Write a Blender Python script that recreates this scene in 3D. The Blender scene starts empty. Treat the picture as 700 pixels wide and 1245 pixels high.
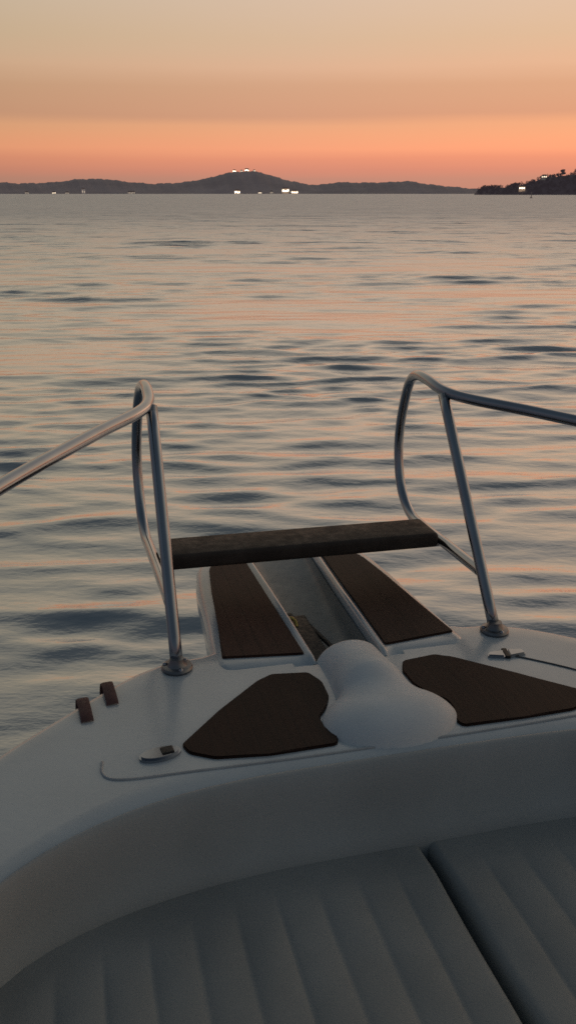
import bpy, bmesh, math, random
import numpy as np
from mathutils import Vector, Matrix
random.seed(7); rng = np.random.default_rng(11)
S = bpy.context.scene; COL = S.collection
R = math.radians

def lin(r, g, b):
    f = lambda c: (c/255/12.92) if c/255 <= .04045 else ((c/255+.055)/1.055)**2.4
    return (f(r), f(g), f(b), 1.0)

# ------------------------------------------------------------------ objects
def tag(o, label=None, cat=None, group=None, kind=None):
    if label: o['label'] = label
    if cat: o['category'] = cat
    if group: o['group'] = group
    if kind: o['kind'] = kind
    return o
def empty(name, loc=(0, 0, 0), rz=0):
    o = bpy.data.objects.new(name, None); COL.objects.link(o)
    o.location = loc; o.rotation_euler = (0, 0, rz); o.empty_display_size = .1
    return o
def link(name, me, mat, parent=None):
    o = bpy.data.objects.new(name, me); COL.objects.link(o)
    me.materials.append(mat)
    if parent: o.parent = parent
    return o
def smooth(me, on=True):
    me.polygons.foreach_set('use_smooth', [on]*len(me.polygons)); me.update()
def obj(name, bm, mat, parent=None, sm=True, angle=None):
    bmesh.ops.recalc_face_normals(bm, faces=bm.faces[:])
    me = bpy.data.meshes.new(name); bm.to_mesh(me); bm.free(); smooth(me, sm)
    if angle is not None: me.set_sharp_from_angle(angle=R(angle))
    return link(name, me, mat, parent)
def copy_tree(o, parent=None):
    c = o.copy(); COL.objects.link(c); c.parent = parent
    for ch in list(o.children): copy_tree(ch, c)
    return c
def grid_mesh(name, V, nu, nv, mat, parent=None, close_u=False, sm=True, angle=None):
    """V: (nu*nv,3) array, row-major [u][v]"""
    f = []
    for i in range(nu if close_u else nu-1):
        a = i*nv; b = ((i+1) % nu)*nv
        for j in range(nv-1): f.append((a+j, b+j, b+j+1, a+j+1))
    me = bpy.data.meshes.new(name); me.from_pydata([tuple(map(float, v)) for v in V], [], f); me.update()
    bm = bmesh.new(); bm.from_mesh(me); bpy.data.meshes.remove(me)
    return obj(name, bm, mat, parent, sm, angle)

def catmull(pts, n=8):
    P = [Vector(p) for p in pts]; P = [2*P[0]-P[1]]+P+[2*P[-1]-P[-2]]; out = []
    for i in range(1, len(P)-2):
        for k in range(n):
            t = k/n
            a, b, c, d = P[i-1:i+3]
            out.append(.5*((2*b)+(c-a)*t+(2*a-5*b+4*c-d)*t*t+(3*b-a-3*c+d)*t**3))
    out.append(P[-2]); return out
def tube(bm, path, r, seg=14, cap=True):
    path = [Vector(p) for p in path]; rings = []
    n0 = None
    for i, p in enumerate(path):
        t = (path[min(i+1, len(path)-1)]-path[max(i-1, 0)]).normalized()
        if n0 is None:
            n0 = t.orthogonal().normalized()
        n0 = (n0-t*n0.dot(t)).normalized(); b = t.cross(n0)
        rr = r[i] if isinstance(r, (list, tuple)) else r
        rings.append([bm.verts.new(p+rr*(math.cos(a)*n0+math.sin(a)*b)) for a in (2*math.pi*k/seg for k in range(seg))])
    for A, B in zip(rings, rings[1:]):
        for k in range(seg): bm.faces.new((A[k], A[(k+1) % seg], B[(k+1) % seg], B[k]))
    if cap: bm.faces.new(rings[0][::-1]); bm.faces.new(rings[-1])
def lathe(bm, prof, c, seg=24):
    rings = []
    for r, z in prof:
        if r < 1e-6: rings.append([bm.verts.new((c[0], c[1], c[2]+z))])
        else: rings.append([bm.verts.new((c[0]+r*math.cos(2*math.pi*k/seg), c[1]+r*math.sin(2*math.pi*k/seg), c[2]+z)) for k in range(seg)])
    for A, B in zip(rings, rings[1:]):
        for k in range(seg):
            a = A[k % len(A)], A[(k+1) % len(A)], B[(k+1) % len(B)], B[k % len(B)]
            u = []
            for v in a:
                if v not in u: u.append(v)
            if len(u) > 2: bm.faces.new(u)
def box(bm, x0, x1, y0, y1, z0, z1, bev=0, seg=3):
    r = bmesh.ops.create_cube(bm, size=1)
    for v in r['verts']:
        v.co = Vector(((x0+x1)/2+v.co.x*(x1-x0), (y0+y1)/2+v.co.y*(y1-y0), (z0+z1)/2+v.co.z*(z1-z0)))
    if bev:
        es = list({e for v in r['verts'] for e in v.link_edges})
        bmesh.ops.bevel(bm, geom=es, offset=bev, segments=seg, affect='EDGES', profile=.5)
def round_poly(pts, rad, n=5):
    """round the corners of a closed 2-D outline"""
    out = []; N = len(pts)
    for i in range(N):
        a, b, c = (Vector(pts[(i+k) % N]) for k in (-1, 0, 1))
        d1 = (a-b); d2 = (c-b); r = min(rad, d1.length*.45, d2.length*.45)
        p, q = b+d1.normalized()*r, b+d2.normalized()*r
        for k in range(n+1):
            t = k/n; out.append((1-t)**2*p+2*t*(1-t)*b+t*t*q)
    return out
def plate(bm, outline, z0, z1, bev=.003):
    vs = [bm.verts.new((p[0], p[1], z0)) for p in outline]
    f = bm.faces.new(vs); r = bmesh.ops.extrude_face_region(bm, geom=[f])
    tv = [g for g in r['geom'] if isinstance(g, bmesh.types.BMVert)]
    for v in tv: v.co.z = z1
    tf = [g for g in r['geom'] if isinstance(g, bmesh.types.BMFace)]
    if bev: bmesh.ops.bevel(bm, geom=list(tf[0].edges), offset=bev, segments=2, affect='EDGES')

# ------------------------------------------------------------------ materials
class NT:
    def __init__(s, name):
        s.m = bpy.data.materials.new(name); s.m.use_nodes = True; s.t = s.m.node_tree; s.t.nodes.clear()
        s.out = s.t.nodes.new('ShaderNodeOutputMaterial')
    def n(s, typ, **k):
        o = s.t.nodes.new('ShaderNode'+typ)
        for a, v in k.items(): setattr(o, a, v)
        return o
    def l(s, a, b): s.t.links.new(a, b)
    def noise(s, vec, scale, detail=3, rough=.55):
        o = s.n('TexNoise'); o.inputs['Scale'].default_value = scale; o.inputs['Detail'].default_value = detail
        o.inputs['Roughness'].default_value = rough; s.l(vec, o.inputs['Vector']); return o.outputs['Fac']
    def math(s, op, a, b=None, c=None, clamp=False):
        o = s.n('Math', operation=op); o.use_clamp = clamp
        for i, v in enumerate((a, b, c)):
            if v is None: continue
            if isinstance(v, (int, float)): o.inputs[i].default_value = v
            else: s.l(v, o.inputs[i])
        return o.outputs[0]
    def ramp(s, fac, stops):
        o = s.n('ValToRGB'); e = o.color_ramp.elements
        while len(e) < len(stops): e.new(.5)
        for q, (p, c) in zip(e, stops): q.position = p; q.color = c if len(c) == 4 else (*c, 1)
        s.l(fac, o.inputs[0]); return o.outputs[0]
    def maprange(s, v, a, b, c=0, d=1, smooth=False):
        o = s.n('MapRange'); o.interpolation_type = 'SMOOTHSTEP' if smooth else 'LINEAR'
        s.l(v, o.inputs[0])
        for i, q in enumerate((a, b, c, d)): o.inputs[1+i].default_value = q
        return o.outputs[0]
def surf(name, c, rough=.5, metal=0, var=.12, scale=6, bump=0, bscale=80, spec=.5, emit=None, emit_s=0, coat=0):
    N = NT(name); p = N.n('BsdfPrincipled'); N.l(p.outputs[0], N.out.inputs[0])
    co = N.n('TexCoord').outputs['Object']
    f = N.noise(co, scale, 4)
    lo = tuple(x*(1-var) for x in c[:3]); hi = tuple(min(1, x*(1+var)) for x in c[:3])
    N.l(N.ramp(f, [(.3, lo), (.7, hi)]), p.inputs['Base Color'])
    f2 = N.noise(co, scale*3.1, 3)
    N.l(N.maprange(f2, .3, .7, max(.02, rough*.82), min(1, rough*1.2)), p.inputs['Roughness'])
    p.inputs['Metallic'].default_value = metal; p.inputs['Specular IOR Level'].default_value = spec
    p.inputs['Coat Weight'].default_value = coat; p.inputs['Coat Roughness'].default_value = .14
    if bump:
        b = N.n('Bump'); b.inputs['Strength'].default_value = 1; b.inputs['Distance'].default_value = bump
        N.l(N.noise(co, bscale, 3), b.inputs['Height']); N.l(b.outputs[0], p.inputs['Normal'])
    if emit is not None:
        p.inputs['Emission Color'].default_value = emit; p.inputs['Emission Strength'].default_value = emit_s
    return N.m

M = {}
M['gelcoat'] = surf('white_gelcoat', (.48, .55, .60), .30, var=.06, scale=5, bump=.0004, bscale=55, spec=.6, coat=.8)
M['cover'] = surf('satin_white_moulding', (.66, .715, .75), .5, var=.07, scale=7, bump=.0005, bscale=30, spec=.35)
M['hull'] = surf('hull_gelcoat', (.62, .64, .66), .3, var=.04, scale=2)
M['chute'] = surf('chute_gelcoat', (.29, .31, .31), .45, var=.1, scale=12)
M['vinyl'] = surf('grey_vinyl', (.285, .303, .305), .55, var=.10, scale=5, bump=.0006, bscale=260, spec=.3)
M['bolster'] = surf('grey_bolster_vinyl', (.37, .405, .42), .6, var=.08, scale=4, bump=.0006, bscale=220, spec=.3)
M['steel'] = surf('stainless_steel', (.37, .39, .43), .15, metal=1, var=.08, scale=9)
M['flange'] = surf('weathered_steel_flange', (.20, .205, .22), .35, metal=1, var=.2, scale=30)
M['darksteel'] = surf('galvanised_chain_steel', (.045, .045, .045), .6, metal=.3, var=.2, scale=30)
M['brass'] = surf('brass', (.65, .50, .16), .3, metal=1, var=.1, scale=20)
M['black'] = surf('black_plastic', (.015, .015, .016), .5, var=.1, scale=20)
M['strap'] = surf('brown_strap', (.105, .052, .050), .7, var=.2, scale=40, bump=.0006, bscale=300)
M['seam'] = surf('grey_sealant', (.10, .105, .11), .7, var=.1, scale=20)
M['seam_faint'] = surf('pale_sealant', (.42, .46, .49), .6, var=.1, scale=20)
M['floor'] = surf('cockpit_floor', (.35, .35, .34), .6, var=.1, scale=8)

def teak(name, base, dark):
    N = NT(name); p = N.n('BsdfPrincipled'); N.l(p.outputs[0], N.out.inputs[0])
    tc = N.n('TexCoord').outputs['Object']
    mp = N.n('Mapping'); mp.inputs['Scale'].default_value = (60, 5, 5); N.l(tc, mp.inputs[0])
    g = N.noise(mp.outputs[0], 1.6, 6, .65)
    blot = N.noise(tc, 9, 4, .6)
    sep = N.n('SeparateXYZ'); N.l(tc, sep.inputs[0])
    fr = N.math('FRACT', N.math('MULTIPLY', sep.outputs[0], 1/.045))
    caulk = N.math('LESS_THAN', N.math('ABSOLUTE', N.math('SUBTRACT', fr, .5)), .045)
    cid = N.n('TexWhiteNoise', noise_dimensions='1D'); N.l(N.math('FLOOR', N.math('MULTIPLY', sep.outputs[0], 1/.045)), cid.inputs['W'])
    v = N.math('ADD', N.math('MULTIPLY', g, .6), N.math('MULTIPLY', blot, .5)); v = N.math('ADD', v, N.math('MULTIPLY', cid.outputs[0], .12))
    c = N.ramp(v, [(.35, dark), (.85, base)])
    mx = N.n('MixRGB'); N.l(N.math('MULTIPLY', caulk, .5), mx.inputs[0]); N.l(c, mx.inputs[1]); mx.inputs[2].default_value = (.008, .007, .007, 1)
    N.l(mx.outputs[0], p.inputs['Base Color']); p.inputs['Roughness'].default_value = .62; p.inputs['Specular IOR Level'].default_value = .25
    b = N.n('Bump'); b.inputs['Distance'].default_value = .0008; N.l(N.math('SUBTRACT', g, N.math('MULTIPLY', caulk, 1.5)), b.inputs['Height']); N.l(b.outputs[0], p.inputs['Normal'])
    return N.m
M['teak'] = teak('dark_teak', (.034, .0140, .0095), (.008, .0042, .0034))
M['teak_red'] = teak('reddish_teak', (.082, .038, .028), (.022, .011, .009))
M['teak_brown'] = teak('brown_teak', (.055, .030, .023), (.015, .009, .0075))
M['seat_wood'] = surf('dark_seat_wood', (.050, .041, .036), .6, var=.3, scale=14, bump=.001, bscale=60, spec=.25)

# ------------------------------------------------------------------ camera and frames
F_PX = 1026.78                                   # focal length for a 1245 px high picture
PITCH = math.atan((622.5-235)/F_PX)
CAM_H = 1.95
cam = bpy.data.cameras.new('camera'); camo = bpy.data.objects.new('camera', cam); COL.objects.link(camo)
cam.sensor_fit = 'VERTICAL'; cam.sensor_height = 24; cam.lens = 24*F_PX/1245
cam.clip_start = .05; cam.clip_end = 30000
camo.location = (0, 0, CAM_H); camo.rotation_euler = (math.pi/2-PITCH, 0, 0)
S.camera = camo

# boat frame: X starboard, Y towards the bow, Z up, foredeck at z = 0
rot = Matrix.Rotation(.25704, 3, 'Z') @ Matrix.Rotation(.018654, 3, 'Y') @ Matrix.Rotation(-.022306, 3, 'X')
boat = empty('motorboat')
tag(boat, 'white motorboat bow with teak panels and stainless pulpit rails', 'boat')
boat.location = Vector((0, 0, CAM_H)) - rot @ Vector((-.6156, 0, 1.0))
boat.rotation_euler = rot.to_euler()

# ------------------------------------------------------------------ deck, hull
def mirror(half):   # half: from stern (port, x<0) to the bow centre
    return half + [(-x, y) for x, y in half[::-1] if abs(x) > 1e-6]
outer_half = [(-1.30, -2.6), (-1.33, -1.4), (-1.31, -.3), (-1.25, .35), (-1.16, .82), (-1.05, 1.14), (-.93, 1.36), (-.80, 1.51), (-.714, 1.592), (-.629, 1.668), (-.540, 1.745), (-.455, 1.795), (-.40, 1.812), (-.345, 1.815)]
inner_half = [(-1.09, -2.6), (-1.10, -1.4), (-1.09, -.3), (-1.06, .3), (-1.00, .68), (-.92, .93), (-.84, 1.07), (-.772, 1.146), (-.710, 1.196), (-.642, 1.236), (-.560, 1.270), (-.457, 1.297), (-.338, 1.312), (-.2, 1.317), (0, 1.318)]
def resample(poly, n, dens=None):
    p = [Vector(q) for q in catmull([(x, y, 0) for x, y in poly], 10)]
    d = [0]
    for a, b in zip(p, p[1:]): d.append(d[-1]+(b-a).length)
    out = []; j = 0
    for k in range(n):
        t = d[-1]*k/(n-1)
        while j < len(d)-2 and d[j+1] < t: j += 1
        out.append(p[j].lerp(p[j+1], min(1, max(0, (t-d[j])/max(1e-9, d[j+1]-d[j])))))
    return out
NP = 90
oh = resample(outer_half, NP-6)
oh += [Vector((-.30, 1.815, 0)), Vector((-.22, 1.815, 0)), Vector((-.145, 1.815, 0)), Vector((-.135, 1.70, 0)), Vector((-.07, 1.70, 0)), Vector((0, 1.70, 0))]
ih = resample(inner_half, NP)
def full(half): return half+[Vector((-v.x, v.y, v.z)) for v in half[-2::-1]]
O, I = full(oh), full(ih)
def inward(line, i):   # unit normal pointing to the outside of the boat
    a, b = line[max(0, i-1)], line[min(len(line)-1, i+1)]
    t = (b-a); return Vector((-t.y, t.x, 0)).normalized()
V = []; nprof = 0
for i in range(len(O)):
    o, q = O[i], I[i]; no = inward(O, i); mid = NP-7 < i < len(O)-NP+6
    prof = [q+Vector((0, 0, -.012)), q+Vector((0, 0, -.004)), q.lerp(o, .012)+Vector((0, 0, -.0006))]
    for k in range(1, 8): prof.append(q.lerp(o, k/8*.93+.015))
    rr = .006 if mid else .028
    for k in range(0, 6):
        a = k/5*math.pi/2; prof.append(o+no*(-rr+rr*math.sin(a))+Vector((0, 0, -rr+rr*math.cos(a))))
    prof.append(o+Vector((0, 0, -.05)))
    V += prof; nprof = len(prof)
grid_mesh('deck', V, len(O), nprof, M['gelcoat'], boat, angle=50)

# hull shell below the gunwale
hh = resample(outer_half+[(-.22, 1.83), (0, 1.84)], NP); H = full(hh)
V = []
for i, o in enumerate(H):
    no = inward(H, i); fb = max(0, (o.y+.2)/2.0)
    for z, k, dy in ((-.048, 0, 0), (-.075, -.012, 0), (-.09, -.012, 0), (-.30, .05, .02), (-.60, .14, .08), (-.86, .22, .2), (-1.10, .42, .45)):
        p = Vector((o.x*(1-k*(.5+.7*min(1, fb))), o.y-dy*min(1, fb), z)); V.append(p)
grid_mesh('hull', V, len(H), 7, M['hull'], boat, angle=40)
V = []
for i, o in enumerate(H):
    no = inward(H, i)
    for k in range(9):
        a = math.pi*(k/8); V.append(o+no*(-.006+.022*math.sin(a))+Vector((0, 0, -.072+.022*math.cos(a))))
grid_mesh('rub_rail', V, len(H), 9, M['black'], boat)

# padded coaming dropping from the deck edge to the sun pads
def pad_edge(x):      # Y of the coaming foot for a given X
    ax = abs(x)
    pts = [(0, 1.236), (.2, 1.236), (.43, 1.224), (.62, 1.185), (.72, 1.147), (.785, 1.108), (.85, 1.04), (.93, .90), (1.0, .66), (1.04, .3), (1.06, -.3), (1.07, -3)]
    for (a, b), (c, d) in zip(pts, pts[1:]):
        if a <= ax <= c: return b+(d-b)*(ax-a)/(c-a)
    return -3
foot_half = [(-1.07, -2.6), (-1.07, -1.4), (-1.06, -.3), (-1.035, .3), (-.985, .66), (-.91, .90), (-.835, 1.03), (-.775, 1.10), (-.71, 1.147), (-.62, 1.185), (-.53, 1.208), (-.43, 1.224), (-.32, 1.233), (-.2, 1.236), (0, 1.236)]
Fo = full(resample(foot_half, NP))
V = []
for i in range(len(I)):
    q, ft = I[i], Fo[i]; d = ft-q
    for t, z in ((.0, -.011), (.0, -.002), (.02, .0025), (.07, .0035), (.16, .000), (.26, -.010), (.36, -.026), (.46, -.050), (.57, -.078), (.70, -.104), (.86, -.126), (1.0, -.142), (1.05, -.165), (1.05, -.26)):
        V.append(q+d*t+Vector((0, 0, z)))
grid_mesh('coaming', V, len(I), 14, M['bolster'], boat)
# base under the pads and the cockpit floor aft of them
bm = bmesh.new(); vs = [bm.verts.new((v.x, v.y, -.25)) for v in Fo if v.y > -.75]; bm.faces.new(vs)
obj('pad_base', bm, M['floor'], boat, False)
bm = bmesh.new(); box(bm, -1.06, 1.06, -2.55, -.76, -.60, -.56, .01); obj('cockpit_floor', bm, M['floor'], boat, False)
bm = bmesh.new(); box(bm, -1.05, 1.05, -.76, -.74, -.56, -.25); obj('pad_bulkhead', bm, M['gelcoat'], boat, False)
bm = bmesh.new(); box(bm, -1.28, 1.28, -2.64, -2.58, -1.0, -.01, .01); obj('transom', bm, M['hull'], boat, False)

# ------------------------------------------------------------------ sun pads (two loose cushions)
def sun_pad(side, label):
    root = empty('sun_pad'); nu, nv = 240, 150; V = []
    for iu in range(nu):
        u = iu/(nu-1)
        xa = .0085+u*1.0
        for iv in range(nv):
            v = (iv/(nv-1))
            x = xa*min(1, 1)
            yf = pad_edge(x)+.010
            y = yf+(-.70-yf)*(v**1.35)
            din = x-.0085                                   # distance to the gap edge
            dfr = yf-y; dout = 1.012-x
            z = -.144
            pitch = .0765
            ph = (x-.012)/pitch
            pl = abs(math.sin(math.pi*ph))**.55            # puffed between the seams
            fade = min(1, max(0, (dfr-.05)/.12)); fade = fade*fade*(3-2*fade)
            edge = min(1, din/.016)
            z += .0066*(pl-1)*fade*(1 if ph > .5 else 1)
            z -= .016*(1-math.sqrt(max(0, 1-(1-edge)**2)))
            ef = min(1, max(0, dfr-.008)/.10); z -= .009*(1-ef*ef*(3-2*ef))
            z += .0025*math.sin(x*7+y*3.1)*math.sin(y*5.3-x*2)+.0012*math.sin(y*23+x*11+3*math.sin(x*17))*fade
            V.append((side*x, y, z))
        # inner side of the pad dropping into the gap is added below
    rows = [V[i*nv:(i+1)*nv] for i in range(nu)]
    skirt = [(side*.0088, y, -.245) for (x, y, z) in rows[0]]
    V = skirt+[p for r in rows for p in r]
    o = grid_mesh('pad_cover', V, nu+1, nv, M['vinyl'], root)
    root.location = boat.location; root.rotation_euler = boat.rotation_euler
    # piping along the gap edge
    tag(root, label, 'cushion', 'channelled sun pads on the foredeck')
    return root
sun_pad(-1, 'wide grey channelled sun pad cushion left of the dark gap')
sun_pad(1, 'grey channelled sun pad cushion right of the dark gap')

# ------------------------------------------------------------------ bow platform with the anchor chute
def lerp_tab(t, y):
    for (a, b), (c, d) in zip(t, t[1:]):
        if y <= c: return b+(d-b)*max(0, (y-a))/(c-a)
    return t[-1][1]
RIM = [(1.70, .27), (1.712, .300), (1.725, .318), (1.745, .325), (1.80, .322), (1.99, .305), (2.2, .292), (2.32, .278), (2.40, .25), (2.45, .205), (2.47, .16)]
CH = [(1.69, .082), (2.10, .090), (2.33, .098), (2.47, .100)]
ys = [1.70, 1.706, 1.712, 1.725, 1.745, 1.77, 1.80, 1.83, 1.88, 1.94, 2.0, 2.06, 2.12, 2.18, 2.24, 2.29, 2.33, 2.37, 2.40, 2.425, 2.445, 2.46, 2.47]
V = []
for y in ys:
    r = lerp_tab(RIM, y); c = lerp_tab(CH, y); fl = .030
    g = 1-.62*max(0, min(1, (y-1.98)/.46))
    half = [(0, -.096*g), (c*.55, -.094*g), (c*.82, -.084*g), (c*.93, -.060*g), (c*.97, -.02*g), (c, .004), (c+.004, .0105), (c+.010, .0115), (c+.016, .008), (c+.020, .0045), (c+.04, .004)]
    half += [(c+.04+(r-fl-c-.04)*.5, .004), (r-fl, .004)]
    for k in range(1, 7):
        a = k/6*math.pi/2; half.append((r-fl+fl*math.sin(a), .004-fl+fl*math.cos(a)))
    half += [(r+.001, -.06), (r-.012, -.10), (r-.07, -.118), (0, -.125)]
    dz = -.012*max(0, min(1, (1.735-y)/.035))**2
    V += [(-a, y, b+dz) for a, b in half[::-1]]+[(a, y, b+dz) for a, b in half[1:]]
nprof = len(V)//len(ys)
pf = grid_mesh('bow_platform', V, len(ys), nprof, M['gelcoat'], boat, angle=60)
# chute floor liner, dull grey
V = []
for y in ys:
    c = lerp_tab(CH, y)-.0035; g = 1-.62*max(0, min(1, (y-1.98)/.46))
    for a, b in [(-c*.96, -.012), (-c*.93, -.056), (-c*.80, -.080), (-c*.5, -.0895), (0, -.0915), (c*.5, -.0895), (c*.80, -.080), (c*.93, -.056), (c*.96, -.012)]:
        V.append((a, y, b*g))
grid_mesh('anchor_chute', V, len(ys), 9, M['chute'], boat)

def teak_panel(name, pts, z0, z1, mat, rad, label):
    bm = bmesh.new(); plate(bm, round_poly(pts, rad*.5), z0, z1, .0025)
    o = obj(name, bm, mat, boat, False); o['label'] = label; return o
for s in (-1, 1):
    pts = [(s*.103, 1.742), (s*.300, 1.768), (s*.280, 1.93), (s*.258, 2.16), (s*.240, 2.30), (s*.205, 2.385), (s*.122, 2.40), (s*.118, 2.20)]
    if s < 0: pts = pts[::-1]
    teak_panel('teak_panel', pts, .003, .0095, M['teak_red'] if s < 0 else M['teak_brown'], .016,
               'reddish brown teak panel on the bow platform, port side of the anchor chute' if s < 0 else 'dark teak panel on the bow platform, starboard side of the anchor chute')
    q = [(.442, 1.446), (.346, 1.549), (.243, 1.646), (.205, 1.672), (.117, 1.660), (.098, 1.615), (.101, 1.55), (.120, 1.508), (.146, 1.474), (.146, 1.438), (.128, 1.400), (.138, 1.374), (.278, 1.372), (.385, 1.386), (.432, 1.415)]
    q = [(s*a, b) for a, b in q]
    if s > 0: q[0] = (.462, 1.440); q[-1] = (.452, 1.398); q[-2] = (.40, 1.375)
    if s > 0: q = q[::-1]
    teak_panel('teak_panel', q, -.003, .006, M['teak'], .02,
               'dark teak panel with notched edge on the foredeck, port side of the windlass cover' if s < 0 else 'dark teak panel with notched edge on the foredeck, starboard side of the windlass cover')

# windlass cover: low tunnel running into a wider dome
nx, ny = 70, 90; V = []
def sm_max(a, b, k=.030):
    h = max(0, min(1, .5+.5*(a-b)/k)); return b*(1-h)+a*h+k*h*(1-h)
def cover_h(x, y):
    hw = .080+.012*max(0, min(1, (1.62-y)/.12))
    ht = .058+.030*max(0, min(1, (1.72-y)/.16))
    e_ = max(0, min(1, (y-1.33)/.26)); ht *= e_*e_*(3-2*e_)
    tun = ht*math.sqrt(max(0, 1-(x/hw)**2)) if abs(x) < hw else 0
    d = (x/.150)**2+((y-1.437)/(.102 if y < 1.437 else .115))**2
    dome = .066*max(0, 1-d)**.48 if d < 1 else 0
    return sm_max(tun, dome)-.0135
for i in range(nx):
    x = -.17+.34*i/(nx-1)
    for j in range(ny):
        y = 1.325+(1.715-1.325)*j/(ny-1)
        V.append((x, y, max(-.004, cover_h(x, y))))
    V.append((x, 1.7152, -.02))
wc = grid_mesh('windlass_cover', V, nx, ny+1, M['cover'], boat)

# ground tackle lying in the chute
bm = bmesh.new(); tube(bm, catmull([(-.035, 1.70, -.070), (-.036, 1.82, -.070), (-.042, 2.0, -.070), (-.046, 2.10, -.072)]), .012, 10)
box(bm, -.066, -.010, 1.70, 2.06, -.088, -.048, .008); obj('anchor_shank', bm, M['darksteel'], boat)
bm = bmesh.new()
for k in range(10):
    c = Vector((.020+.006*math.sin(k*1.3), 1.70+k*.021, -.076)); ring = []
    for a in range(13):
        t = 2*math.pi*a/12
        d = Vector((.009*math.cos(t), .015*math.sin(t), 0)) if k % 2 else Vector((0, .015*math.sin(t), .009*math.cos(t)))
        ring.append(c+d)
    tube(bm, ring, .0032, 6, False)
tube(bm, catmull([(.030, 1.70, -.050), (.018, 1.82, -.056), (.000, 1.95, -.062), (-.012, 2.06, -.07)]), .006, 8)
obj('anchor_chain', bm, M['darksteel'], boat)
bm = bmesh.new(); tube(bm, [(-.066+.014*math.cos(t), 2.0+.018*math.sin(t), -.045+.01*math.sin(t)) for t in [R(a) for a in range(-30, 215, 15)]], .0045, 8)
obj('shackle', bm, M['brass'], boat)

# hatch seam lines and fittings
bm = bmesh.new(); tube(bm, catmull([(-.598, 1.43, .0006), (-.600, 1.395, .0006), (-.585, 1.372, .0006), (-.54, 1.362, .0006), (-.44, 1.359, .0006), (-.24, 1.352, .0006), (0, 1.35, .0006), (.24, 1.352, .0006), (.44, 1.357, .0006), (.58, 1.36, .0006)]), .0028, 8)
obj('hatch_seam', bm, M['seam_faint'], boat)
bm = bmesh.new(); tube(bm, catmull([(.36, 1.640, .0005), (.417, 1.605, .0005), (.503, 1.528, .0005), (.58, 1.44, .0005)]), .0028, 8)
obj('hatch_seam', bm, M['seam'], boat)
def latch(x, y, rz, label):
    r = bmesh.new()
    out = [(.042*math.cos(t)*1.0, .021*math.sin(t)) for t in [2*math.pi*k/28 for k in range(28)]]
    mt = Matrix.Translation((x, y, 0)) @ Matrix.Rotation(rz, 4, 'Z')
    plate(r, out, -.002, .009, .004); r.transform(mt)
    o = obj('hatch_latch', r, M['steel'], boat, True, 40); o['label'] = label
    b = bmesh.new(); box(b, .002, .027, -.011, .011, .006, .0118, .002); b.transform(mt)
    obj('latch_slot', b, M['black'], o, False)
latch(-.487, 1.424, .15, 'oval steel latch with black slot on the port foredeck')
def clip(x, y, rz):
    mt = Matrix.Translation((x, y, 0)) @ Matrix.Rotation(rz, 4, 'Z')
    b = bmesh.new(); plate(b, round_poly([(-.048, -.014), (-.006, -.020), (-.002, .012), (-.04, .004)], .004), -.002, .008, .003)
    plate(b, round_poly([(.006, -.018), (.05, -.004), (.046, .016), (.008, .018)], .004), -.002, .008, .003)
    b.transform(mt); o = obj('hatch_hinge', b, M['steel'], boat, True, 40); o['label'] = 'small steel hinge beside the starboard pulpit foot'
    b = bmesh.new(); box(b, -.0045, .008, -.02, .022, -.002, .007, .002); b.transform(mt); obj('hinge_pin', b, M['black'], o, False)
clip(.376, 1.636, -.2)
# two brown straps looped over the port gunwale
for (x, y) in ((-.626, 1.632), (-.571, 1.687)):
    d = Vector((-.10, .995, 0)); w = Vector((.995, .10, 0))*.013; V = []
    c0 = Vector((x, y, 0))
    for dist, z in ((-.058, .0015), (-.054, .006), (-.03, .011), (.005, .014), (.020, .013), (.034, .004), (.046, -.013), (.054, -.03), (.056, -.075)):
        for k in (-1, -.6, 0, .6, 1): V.append(c0+d*dist+w*k+Vector((0, 0, z+(.0018 if abs(k) < 1 else 0))))
    grid_mesh('strap', V, 9, 5, M['strap'], boat)

# ------------------------------------------------------------------ pulpit rails
def xs(s, pts): return [(s*x, y, z) for x, y, z in pts]
TR = .0152
for s in (-1, 1):
    b = bmesh.new()
    loop = [(1.13, -.9, .44), (1.10, -.2, .46), (1.02, .7, .49), (.90, 1.25, .512), (.745, 1.585, .522), (.56, 1.90, .535), (.45, 2.075, .5405), (.412, 2.165, .548), (.404, 2.26, .562), (.406, 2.335, .562), (.410, 2.395, .538), (.415, 2.44, .48), (.420, 2.482, .38), (.422, 2.490, .29), (.421, 2.462, .20), (.420, 2.41, .142), (.418, 2.34, .114), (.415, 2.26, .112), (.412, 2.08, .119), (.410, 1.95, .1235), (.4085, 1.848, .127)]
    tube(b, catmull(xs(s, loop), 8), TR, 16)
    o = obj('pulpit_rail', b, M['steel'], boat); o['label'] = ('port' if s < 0 else 'starboard')+' stainless pulpit rail bent into a loop at the bow'
    for (bx, by, tx, ty, tz) in ((.409, 1.755, .405, 2.15, .540), (1.09, .55, 1.035, .60, .486), (1.18, -.6, 1.12, -.6, .45)):
        a0, a1 = Vector((s*bx, by, .006)), Vector((s*tx, ty, tz))
        b = bmesh.new(); tube(b, [a0.lerp(a1, k/10) for k in range(11)], TR, 16)
        post = obj('post', b, M['steel'], boat)
        b = bmesh.new(); lathe(b, [(0, -.003), (.036, -.003), (.037, .003), (.034, .0075), (.024, .009), (.019, .016), (.0165, .026), (.0, .027)], a0-Vector((0, 0, .004)))
        fl = obj('base_flange', b, M['flange'], post, True, 40)
        for k in range(3):
            t = 2*math.pi*k/3+.7
            b = bmesh.new(); lathe(b, [(0.0055, .002), (.0055, .0065), (.003, .0085), (0, .0088)], a0+Vector((.029*math.cos(t), .029*math.sin(t), 0)), 10)
            obj('screw', b, M['steel'], fl)
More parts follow.
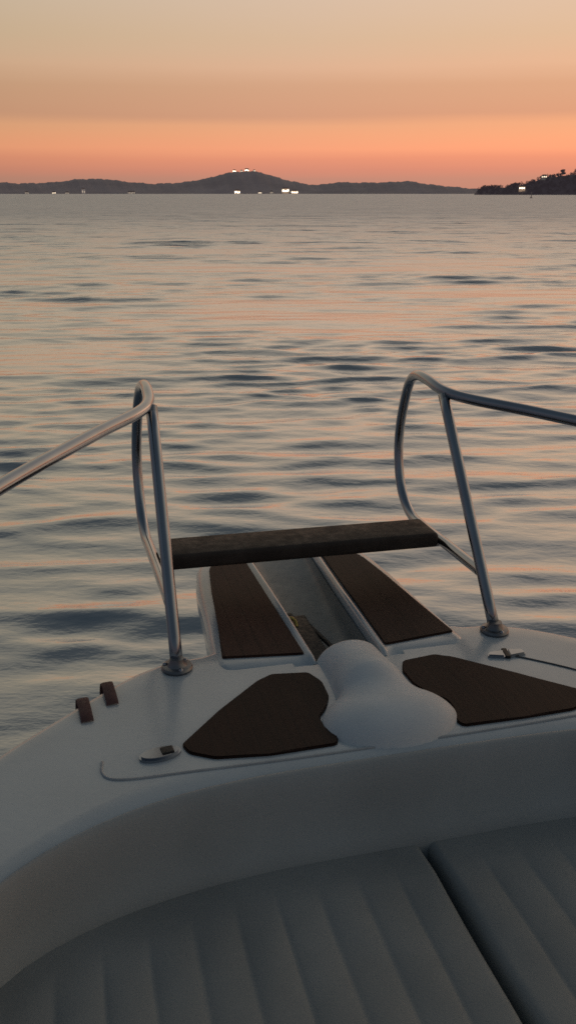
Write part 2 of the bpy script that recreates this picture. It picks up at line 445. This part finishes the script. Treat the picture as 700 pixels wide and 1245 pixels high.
# plank seat between the two loops
b = bmesh.new(); box(b, -.392, .395, 2.085, 2.225, .106, .150, .012, 4)
bmesh.ops.subdivide_edges(b, edges=[e for e in b.edges if e.calc_length() > .5], cuts=24, use_grid_fill=True)
seat = obj('plank_seat', b, M['seat_wood'], boat, True, 40); seat['label'] = 'dark wooden plank seat spanning the two pulpit loops'
for s in (-1, 1):
    b = bmesh.new(); box(b, s*.398-.021, s*.398+.021, 2.12, 2.19, .0945, .1045, .003); obj('seat_bracket', b, M['steel'], seat, False)

# ------------------------------------------------------------------ sea
def make_sea():
    r = [.4]
    while r[-1] < 26000: r.append(r[-1]+max(.05, min(r[-1]*.0050, r[-1]**2*.0018)) if r[-1] < 130 else r[-1]*1.06)
    r = np.array(r); fine = R(40)
    th = np.concatenate([np.linspace(-fine, fine, 520), np.linspace(fine, 2*math.pi-fine, 220)[1:-1]])
    nr, nt = len(r), len(th)
    T, RR = np.meshgrid(th, r, indexing='ij')
    X, Y = RR*np.sin(T), RR*np.cos(T)
    Z = np.zeros_like(X); DX = np.zeros_like(X); DY = np.zeros_like(X)
    # slowly varying patches of livelier and calmer water
    P = np.zeros_like(X)
    for k in range(14):
        a = rng.uniform(0, 2*math.pi); L = rng.uniform(2.5, 11); ph = rng.uniform(0, 6.28)
        P += np.sin((X*.55*math.cos(a)+Y*math.sin(a))*2*math.pi/L+ph)
    P = np.clip(.82+P*.15, .3, 1.5)
    sp = np.maximum(np.gradient(r)[None, :]*1.0, RR*.0027)
    for k in range(190):
        L = .10*(2.2/.10)**rng.random(); kk = 2*math.pi/L
        a = math.pi/2+R(5)+rng.normal(0, R(14) if L > .4 else R(19)); dx, dy = math.cos(a), math.sin(a)
        A = .00160*L**.74*(1 if L < 1.1 else .62)*rng.uniform(.5, 1.4)*(.8 if L < .26 else 1)
        att = np.clip((L/sp-2.5)/3, 0, 1)
        ph = kk*(X*dx*.62+Y*dy)+rng.uniform(0, 6.28)
        m = P*np.clip(.85+RR/32, .9, 2.1) *(np.clip(2.0-RR/14, 1.05, 1.8)*(1.3 if L < .4 else 1) if L < .7 else np.clip(.75+RR/22, .8, 1.2)) if L < 1.3 else np.clip(.5+RR/20, .6, 1.9)
        Z += A*att*m*(np.sin(ph)+.34*np.sin(2*ph+.2)); DX += A*att*m*dx*np.cos(ph)*.9; DY += A*att*m*dy*np.cos(ph)*.9
    X = X+DX; Y = Y+DY
    V = np.stack([X, Y, Z], -1).reshape(-1, 3)
    i, j = np.meshgrid(np.arange(nt), np.arange(nr-1), indexing='ij')
    a = i*nr+j; b_ = ((i+1) % nt)*nr+j
    Fq = np.stack([a, a+1, b_+1, b_], -1).reshape(-1, 4)
    c = len(V); V = np.vstack([V, [[0, 0, 0]]])
    tri = np.stack([np.full(nt, c), np.arange(nt)*nr, ((np.arange(nt)+1) % nt)*nr], -1)
    me = bpy.data.meshes.new('sea')
    me.vertices.add(len(V)); me.vertices.foreach_set('co', V.ravel().astype(np.float32))
    nl = len(Fq)*4+len(tri)*3
    me.loops.add(nl); me.loops.foreach_set('vertex_index', np.concatenate([Fq.ravel(), tri.ravel()]).astype(np.int32))
    st = np.concatenate([np.arange(len(Fq))*4, len(Fq)*4+np.arange(len(tri))*3]).astype(np.int32)
    me.polygons.add(len(st)); me.polygons.foreach_set('loop_start', st)
    me.update(calc_edges=True); me.validate(); smooth(me)
    if me.polygons[1000].normal.z < 0: me.flip_normals()
    N = NT('sea_water')
    pos = N.n('NewGeometry').outputs['Position']
    ln = N.n('VectorMath', operation='LENGTH'); N.l(pos, ln.inputs[0]); dist = ln.outputs['Value']
    def st(sx, sy, rz=0):
        mp = N.n('Mapping'); mp.inputs['Scale'].default_value = (sx, sy, 1); mp.inputs['Rotation'].default_value = (0, 0, rz); N.l(pos, mp.inputs[0]); return mp.outputs[0]
    n1 = N.noise(st(1.5, 3.3, .10), 2.4, 5, .55)       # fine ripples
    n2 = N.noise(st(.35, 1.0, -.1), 1.1, 3, .5)      # wavelets
    n3 = N.noise(st(.05, .16, .06), 1.0, 4, .55)     # swell patches further out
    far = N.maprange(dist, 8, 60, 0, 1, True)
    h = N.math('ADD', N.math('MULTIPLY', n1, .0085), N.math('MULTIPLY', N.math('MULTIPLY', n2, far), .34))
    h = N.math('ADD', h, N.math('MULTIPLY', N.math('MULTIPLY', n3, N.maprange(dist, 18, 90, 0, 1, True)), 2.0))
    b = N.n('Bump'); b.inputs['Strength'].default_value = 1; b.inputs['Distance'].default_value = 1; N.l(h, b.inputs['Height'])
    fr = N.n('Fresnel'); fr.inputs['IOR'].default_value = 1.75; N.l(b.outputs[0], fr.inputs['Normal'])
    fac = N.maprange(fr.outputs[0], .06, .40, .43, .86)
    gl = N.n('BsdfGlossy'); N.l(b.outputs[0], gl.inputs['Normal'])
    N.l(N.math('POWER', N.maprange(dist, 5, 90, .001, .20), .5), gl.inputs['Roughness']); gl.inputs['Color'].default_value = (.90, .915, .945, 1)
    df = N.n('BsdfDiffuse'); df.inputs['Color'].default_value = (.060, .075, .080, 1); N.l(b.outputs[0], df.inputs['Normal'])
    mx = N.n('MixShader'); N.l(fac, mx.inputs[0]); N.l(df.outputs[0], mx.inputs[1]); N.l(gl.outputs[0], mx.inputs[2])
    N.l(mx.outputs[0], N.out.inputs[0])
    o = link('sea', me, N.m); tag(o, kind='structure'); return o
make_sea()

# ------------------------------------------------------------------ land
def az(px): return math.atan((px-350)/F_PX*math.cos(PITCH)) if False else math.atan2((px-350), F_PX*math.cos(PITCH)+(622.5-235)*math.sin(PITCH))
PXR = F_PX/math.cos(PITCH)        # pixels per radian of elevation at the horizon row
def z_at(py, px, D):              # height of a picture row at horizontal distance D
    up = (622.5-py)/F_PX; c, s = math.cos(PITCH), math.sin(PITCH)
    vx = (px-350)/F_PX; vy = c+up*s; vz = -s+up*c
    return CAM_H+vz/math.hypot(vx, vy)*D
def interp(t, x):
    if x <= t[0][0]: return t[0][1]
    for (a, b), (c, d) in zip(t, t[1:]):
        if x <= c: return b+(d-b)*(x-a)/(c-a)
    return t[-1][1]
def land(name, prof, D0, DW, px0, px1, step, mat, rough):
    n = int((px1-px0)/step)+1; rows = 16; V = []
    for i in range(n):
        px = px0+i*step; a = az(px); y = interp(prof, px)
        hz = max(0.0, z_at(y, px, D0+DW))
        for j in range(rows):
            t = j/(rows-1)*1.7; D = D0+DW*t
            k = (3*t*t-2*t**3)**.8 if t < 1 else max(0, 1-(t-1)*.8)
            z = hz*k+rough*(math.sin(px*.61+t*9)+math.sin(px*.23+t*5+1.3)+.7*math.sin(px*1.37+t*14))*min(1, t*2)*(.55 if .9 < t < 1.1 else .7)*min(1, hz/12)
            if j == 0: z = -1.5
            D2 = D*(1+.012*math.sin(px*.05+1)) if j == 0 else D
            V.append((D2*math.sin(a), D2*math.cos(a), z))
    return tag(grid_mesh(name, V, n, rows, mat), kind='structure')
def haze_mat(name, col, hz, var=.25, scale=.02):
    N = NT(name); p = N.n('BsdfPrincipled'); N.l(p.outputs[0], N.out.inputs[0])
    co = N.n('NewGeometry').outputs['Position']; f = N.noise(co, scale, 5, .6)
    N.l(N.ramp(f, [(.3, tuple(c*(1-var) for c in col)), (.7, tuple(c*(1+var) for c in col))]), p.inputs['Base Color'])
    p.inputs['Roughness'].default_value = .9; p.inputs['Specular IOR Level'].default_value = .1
    p.inputs['Emission Color'].default_value = (*hz, 1); p.inputs['Emission Strength'].default_value = 1  # even glow painted into the surface stands in for haze in the air
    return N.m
FAR_D, FAR_W = 3000, 420
FAR = [(-900, 226), (-500, 219), (-260, 224), (-100, 218), (0, 221.5), (25, 223), (60, 222), (86, 219.5), (96, 217.5), (130, 217.5), (155, 221), (185, 223.5), (220, 222), (237, 219.5), (258, 215.5), (270, 211.5), (284, 209), (300, 208), (314, 208.5), (326, 212), (345, 218), (370, 223.5), (386, 225), (410, 221.5), (440, 222), (470, 221.5), (495, 220), (520, 224), (548, 227), (575, 229.5), (600, 230), (700, 228), (900, 224), (1300, 220), (1800, 227)]
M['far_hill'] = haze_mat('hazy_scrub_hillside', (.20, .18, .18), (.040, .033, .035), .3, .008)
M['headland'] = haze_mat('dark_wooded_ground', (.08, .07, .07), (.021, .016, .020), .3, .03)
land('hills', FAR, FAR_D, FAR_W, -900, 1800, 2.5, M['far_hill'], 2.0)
NEAR_D, NEAR_W = 1200, 90
NEAR = [(576, 236.5), (580, 231), (588, 228), (596, 228), (616, 228), (624, 225), (632, 225), (640, 223.5), (648, 220.5), (656, 216), (668, 215), (682, 213), (690, 213), (700, 211), (740, 205), (820, 200), (950, 210), (1150, 216), (1300, 231)]
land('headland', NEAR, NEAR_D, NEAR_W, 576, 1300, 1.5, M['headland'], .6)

# foliage: small leaf-clump faces spread through uneven crowns
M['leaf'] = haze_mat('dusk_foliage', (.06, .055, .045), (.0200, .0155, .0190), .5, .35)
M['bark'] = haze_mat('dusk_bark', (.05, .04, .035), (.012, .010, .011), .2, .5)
def leaf_cloud(bm, c, rx, ry, rz, n, size):
    for _ in range(n):
        while True:
            p = Vector((random.uniform(-1, 1), random.uniform(-1, 1), random.uniform(-1, 1)))
            if .25 < p.length < 1: break
        p = Vector((p.x*rx, p.y*ry, p.z*rz))+Vector(c)
        u = Vector((random.gauss(0, 1), random.gauss(0, 1), random.gauss(0, 1))).normalized(); w = u.orthogonal().normalized()
        v = u.cross(w); s = size*random.uniform(.6, 1.5)
        bm.faces.new([bm.verts.new(p+w*s*a+v*s*b) for a, b in ((-1, -.4), (.1, -.8), (1, .2), (-.2, .9))])
def near_pt(px, py, t):
    D = NEAR_D+NEAR_W*t; a = az(px); return Vector((D*math.sin(a), D*math.cos(a), z_at(py, px, D)))
def near_ground(px, t):
    D = NEAR_D+NEAR_W*t; hz = max(0, z_at(interp(NEAR, px), px, NEAR_D+NEAR_W)); k = (3*t*t-2*t**3)**.8 if t < 1 else max(0, 1-(t-1)*.8)
    a = az(px); return Vector((D*math.sin(a), D*math.cos(a), hz*k))
b = bmesh.new()
for _ in range(520):
    px = random.uniform(581, 900); t = random.uniform(.12, 1.12); g = near_ground(px, t); s = random.uniform(.7, 1.35)
    if 628 < px < 640 and t < .5: continue
    leaf_cloud(b, g+Vector((0, 0, 1.6*s)), 2.6*s, 2.6*s, 2.0*s, 34, .62)
wood = obj('wood', b, M['leaf'], None, False)
tag(wood, 'dark wood covering the headland on the right', 'wood', kind='stuff')
def tree(px, t, h, w, label):
    g = near_ground(px, t); root = empty('tree', g); root.location.z -= .3
    b = bmesh.new(); tube(b, [(0, 0, 0), (.1*w*.2, 0, h*.3), (-.05*w*.2, .1, h*.6), (0, 0, h*.85)], [.28, .22, .16, .05], 8)
    for k in range(5):
        a = k*1.3; z = h*(.4+.08*k); tube(b, [(0, 0, z), (.5*w*.5*math.cos(a), .5*w*.5*math.sin(a), z+h*.14)], [.1, .03], 6)
    obj('trunk', b, M['bark'], root)
    b = bmesh.new()
    for k in range(11):
        a = random.uniform(0, 6.28); q = random.uniform(.05, .36)*w
        leaf_cloud(b, (q*math.cos(a), q*math.sin(a), h*random.uniform(.22, .84)), w*.27, w*.27, h*.17, 60, .45)
    obj('crown', b, M['leaf'], root, False)
    tag(root, label, 'tree', 'trees standing out on the headland')
tree(624, .55, 9.5, 8.0, 'round dark tree left of the bright shore house on the headland')
tree(586, .5, 4.6, 5.2, 'small tree at the low left tip of the headland')
tree(681, .95, 8.8, 7.0, 'tree rising above the headland ridge, right of the upper pale house')
tree(698, .95, 9.2, 7.0, 'tallest ridge tree at the right edge of the photo')

# lit houses
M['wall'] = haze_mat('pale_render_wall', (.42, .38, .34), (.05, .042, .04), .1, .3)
M['wall_halo'] = haze_mat('painted_halo_wall', (.45, .40, .34), (.24, .155, .10), .35, .3)  # warm halo of the windows painted onto the wall as emission
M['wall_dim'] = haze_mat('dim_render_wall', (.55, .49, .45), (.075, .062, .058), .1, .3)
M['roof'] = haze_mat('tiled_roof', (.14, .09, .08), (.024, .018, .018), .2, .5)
def glow(name, c, s):
    N = NT(name); e = N.n('Emission'); e.inputs[0].default_value = c; N.l(e.outputs[0], N.out.inputs[0])
    n = N.noise(N.n('TexCoord').outputs['Object'], .35, 2)
    N.l(N.maprange(n, .3, .7, s*.75, s*1.25), e.inputs[1]); return N.m
M['lamp_bright'] = glow('bright_lit_window', (1, .84, .62, 1), 5.5)
M['lamp_warm'] = glow('warm_lit_window', (1, .80, .58, 1), 2.2)
M['lamp_dim'] = glow('dim_lit_window', (1, .80, .60, 1), .6)
def house(px, D, w, h, d, nwin, lamp, label, z=0., group=None, wall='wall', cover=.8):
    w *= .8; h *= .8
    a = az(px); root = empty('house', (D*math.sin(a), D*math.cos(a), z), -a)
    if lamp == 'lamp_bright': wall = 'wall_halo'
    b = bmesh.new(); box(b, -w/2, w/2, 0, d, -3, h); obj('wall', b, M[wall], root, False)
    b = bmesh.new(); e = .5; hr = h+min(3, d*.28)
    q = [(-w/2-e, -e, h-.05), (w/2+e, -e, h-.05), (w/2+e, d+e, h-.05), (-w/2-e, d+e, h-.05), (-w/2+d*.3, d/2, hr), (w/2-d*.3, d/2, hr)]
    v = [b.verts.new(p) for p in q]
    for f in ((0, 1, 5, 4), (1, 2, 5), (2, 3, 4, 5), (3, 0, 4), (3, 2, 1, 0)): b.faces.new([v[i] for i in f])
    obj('roof', b, M['roof'], root, False)
    cw = w/nwin
    for k in range(nwin):
        x = -w/2+cw*(k+.5); b = bmesh.new(); q_ = random.uniform(.75, 1.1)*cover*.62; h0 = h*random.uniform(.18, .34); box(b, x-cw*q_/2, x+cw*q_/2, -.25, -.05, h0, h0+h*random.uniform(.34, .5)); obj('window', b, M[lamp], root, False)
    tag(root, label, 'house', group); return root
def far_z(px, t):
    hz = max(0, z_at(interp(FAR, px), px, FAR_D+FAR_W)); k = (3*t*t-2*t**3)**.8 if t < 1 else max(0, 1-(t-1)*.8)
    return hz*k
SH = FAR_D-45
gs, gh = 'lit buildings along the far shore', 'floodlit buildings on the hilltop'
house(33, SH, 15, 7, 9, 3, 'lamp_dim', 'faint dim house on the shore, leftmost in the photo', group=gs)
house(66, SH, 15, 7, 9, 3, 'lamp_warm', 'small lit house on the shore, second from the left', group=gs)
house(82, SH, 14, 6, 9, 3, 'lamp_dim', 'faint low house on the shore just left of the tall pale one', group=gs)
house(102, SH, 15, 19, 10, 2, 'lamp_dim', 'tall pale house on the far shore under the flat left hill', group=gs, wall='wall_dim', cover=.55)
house(160, SH, 30, 8, 10, 5, 'lamp_dim', 'long low dim building on the shore between flat left hill and peak', group=gs)
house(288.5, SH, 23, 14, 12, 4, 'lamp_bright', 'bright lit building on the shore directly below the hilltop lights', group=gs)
house(316, SH, 15, 8, 9, 3, 'lamp_warm', 'small lit house on the shore, left one of the small pair below the peak', group=gs)
house(330, SH, 13, 10, 9, 3, 'lamp_dim', 'small dimmer house on the shore, right one of the small pair below the peak', group=gs)
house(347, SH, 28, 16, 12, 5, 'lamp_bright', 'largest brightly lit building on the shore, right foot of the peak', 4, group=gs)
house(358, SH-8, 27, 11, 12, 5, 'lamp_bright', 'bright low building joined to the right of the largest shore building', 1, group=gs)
for px, w, h, lamp, lab in ((285.5, 15, 9, 'lamp_bright', 'leftmost bright building on the hilltop'), (294, 12, 6, 'lamp_warm', 'low dimmer building between the two brightest on the hilltop'), (300.5, 20, 11, 'lamp_bright', 'largest and brightest lit building on the hilltop'), (309.5, 11, 7, 'lamp_warm', 'rightmost small lit building on the hilltop')):
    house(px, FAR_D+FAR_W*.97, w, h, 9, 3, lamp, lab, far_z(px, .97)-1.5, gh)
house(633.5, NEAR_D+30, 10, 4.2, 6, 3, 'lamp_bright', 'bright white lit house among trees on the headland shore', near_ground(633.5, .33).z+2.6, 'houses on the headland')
house(659, NEAR_D+62, 9, 3.6, 5, 3, 'lamp_warm', 'pale house high on the headland slope under the trees', near_ground(659, .7).z+3.0, 'houses on the headland')

# channel marker buoy
bu = empty('buoy', (400*math.sin(az(645.5)), 400*math.cos(az(645.5)), 0)); tag(bu, 'small dark marker buoy on the water before the headland', 'buoy')
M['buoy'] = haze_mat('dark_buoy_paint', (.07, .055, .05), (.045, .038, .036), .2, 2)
b = bmesh.new(); lathe(b, [(0, -.5), (.5, -.4), (.55, .1), (.42, .35), (0, .38)], (0, 0, 0)); obj('float', b, M['buoy'], bu)
b = bmesh.new(); lathe(b, [(.2, .3), (.14, 1.5), (.12, 1.9), (0, 1.9)], (0, 0, 0), 12); m_ = obj('mast', b, M['buoy'], bu)
b = bmesh.new(); lathe(b, [(0, 1.85), (.26, 1.9), (.26, 2.3), (0, 2.5)], (0, 0, 0), 12); obj('topmark', b, M['buoy'], bu)

# ------------------------------------------------------------------ dusk sky and light
SUN_AZ = R(38)        # to the right of the view, just under the glow
W = bpy.data.worlds.new('World'); S.world = W; W.use_nodes = True; t = W.node_tree; t.nodes.clear()
class WN(NT):
    def __init__(s): s.t = t; s.out = t.nodes.new('ShaderNodeOutputWorld')
N = WN()
sky = N.n('TexSky'); sky.sky_type = 'NISHITA'; sky.sun_disc = False; sky.sun_elevation = R(-2.0); sky.sun_rotation = SUN_AZ
b1 = N.n('Background'); b1.inputs[1].default_value = .006; N.l(sky.outputs[0], b1.inputs[0])
d = N.n('TexCoord').outputs['Generated']; sp = N.n('SeparateXYZ'); N.l(d, sp.inputs[0])
zz = N.math('MAXIMUM', sp.outputs[2], 0)
# thin uneven layers in the dusk haze
mp = N.n('Mapping'); mp.inputs['Scale'].default_value = (1.1, 1.1, 26); N.l(d, mp.inputs[0])
lay = N.noise(mp.outputs[0], 1.5, 3, .5)
zz = N.math('MAXIMUM', N.math('ADD', zz, N.math('MULTIPLY', N.math('SUBTRACT', lay, .5), .012)), 0)
fac = N.math('POWER', zz, .5)
e = lambda deg: math.sqrt(math.sin(R(deg)))
west = [(0, lin(186, 132, 114)), (e(.9), lin(196, 139, 119)), (e(1.45), lin(214, 141, 117)), (e(2.1), lin(232, 150, 118)), (e(2.6), lin(247, 164, 124)), (e(3.35), lin(241, 168, 126)), (e(3.95), lin(235, 169, 128)), (e(4.5), lin(214, 158, 126)), (e(6.1), lin(214, 165, 132)), (e(7.2), lin(223, 179, 147)), (e(8.5), lin(217, 184, 153)), (e(10.5), lin(217, 189, 164)), (e(17), lin(209, 188, 164)), (e(27), lin(190, 176, 160)), (e(36), lin(168, 160, 151)), (e(48), lin(104, 107, 112)), (e(90), lin(66, 77, 90))]
east = [(0, lin(92, 86, 92)), (e(4), lin(100, 92, 98)), (e(10.5), lin(98, 96, 104)), (e(25), lin(88, 95, 106)), (e(50), lin(74, 83, 94)), (e(90), lin(66, 77, 90))]
cw, ce = N.ramp(fac, west), N.ramp(fac, east)
dt = N.n('VectorMath', operation='DOT_PRODUCT'); N.l(d, dt.inputs[0]); dt.inputs[1].default_value = (math.sin(SUN_AZ), math.cos(SUN_AZ), 0)
az_f = N.maprange(dt.outputs['Value'], -.5, .6, 0, 1, True)
mx = N.n('MixRGB'); N.l(az_f, mx.inputs[0]); N.l(ce, mx.inputs[1]); N.l(cw, mx.inputs[2])
# warmer glow towards the set sun
gl = N.maprange(dt.outputs['Value'], .53, .96, 0, 1)
azc = N.ramp(gl, [(0, (.80, .86, .84)), (.6, (1, 1, 1)), (1, (1.14, 1.07, 1.01))])
mw = N.n('MixRGB', blend_type='MULTIPLY'); mw.inputs[0].default_value = 1; N.l(mx.outputs[0], mw.inputs[1]); N.l(azc, mw.inputs[2])
b2 = N.n('Background'); b2.inputs[1].default_value = 1.0; N.l(mw.outputs[0], b2.inputs[0])
ad = N.n('AddShader'); N.l(b1.outputs[0], ad.inputs[0]); N.l(b2.outputs[0], ad.inputs[1]); N.l(ad.outputs[0], N.out.inputs[0])

sl = bpy.data.lights.new('sun', 'SUN'); so = bpy.data.objects.new('sun', sl); COL.objects.link(so)
sl.energy = .06; sl.angle = R(20); sl.color = (1, .62, .40)
to_sun = Vector((math.sin(SUN_AZ)*math.cos(R(4)), math.cos(SUN_AZ)*math.cos(R(4)), math.sin(R(4))))
so.rotation_euler = to_sun.to_track_quat('Z', 'Y').to_euler(); so.location = (0, 0, 30)

S.view_settings.view_transform = 'Standard'; S.view_settings.look = 'None'; S.view_settings.exposure = 0; S.view_settings.gamma = 1
S.render.engine = 'CYCLES'; S.cycles.use_denoising = False; S.cycles.filter_width = 1.6
S.cycles.max_bounces = 6; S.cycles.sample_clamp_indirect = 3
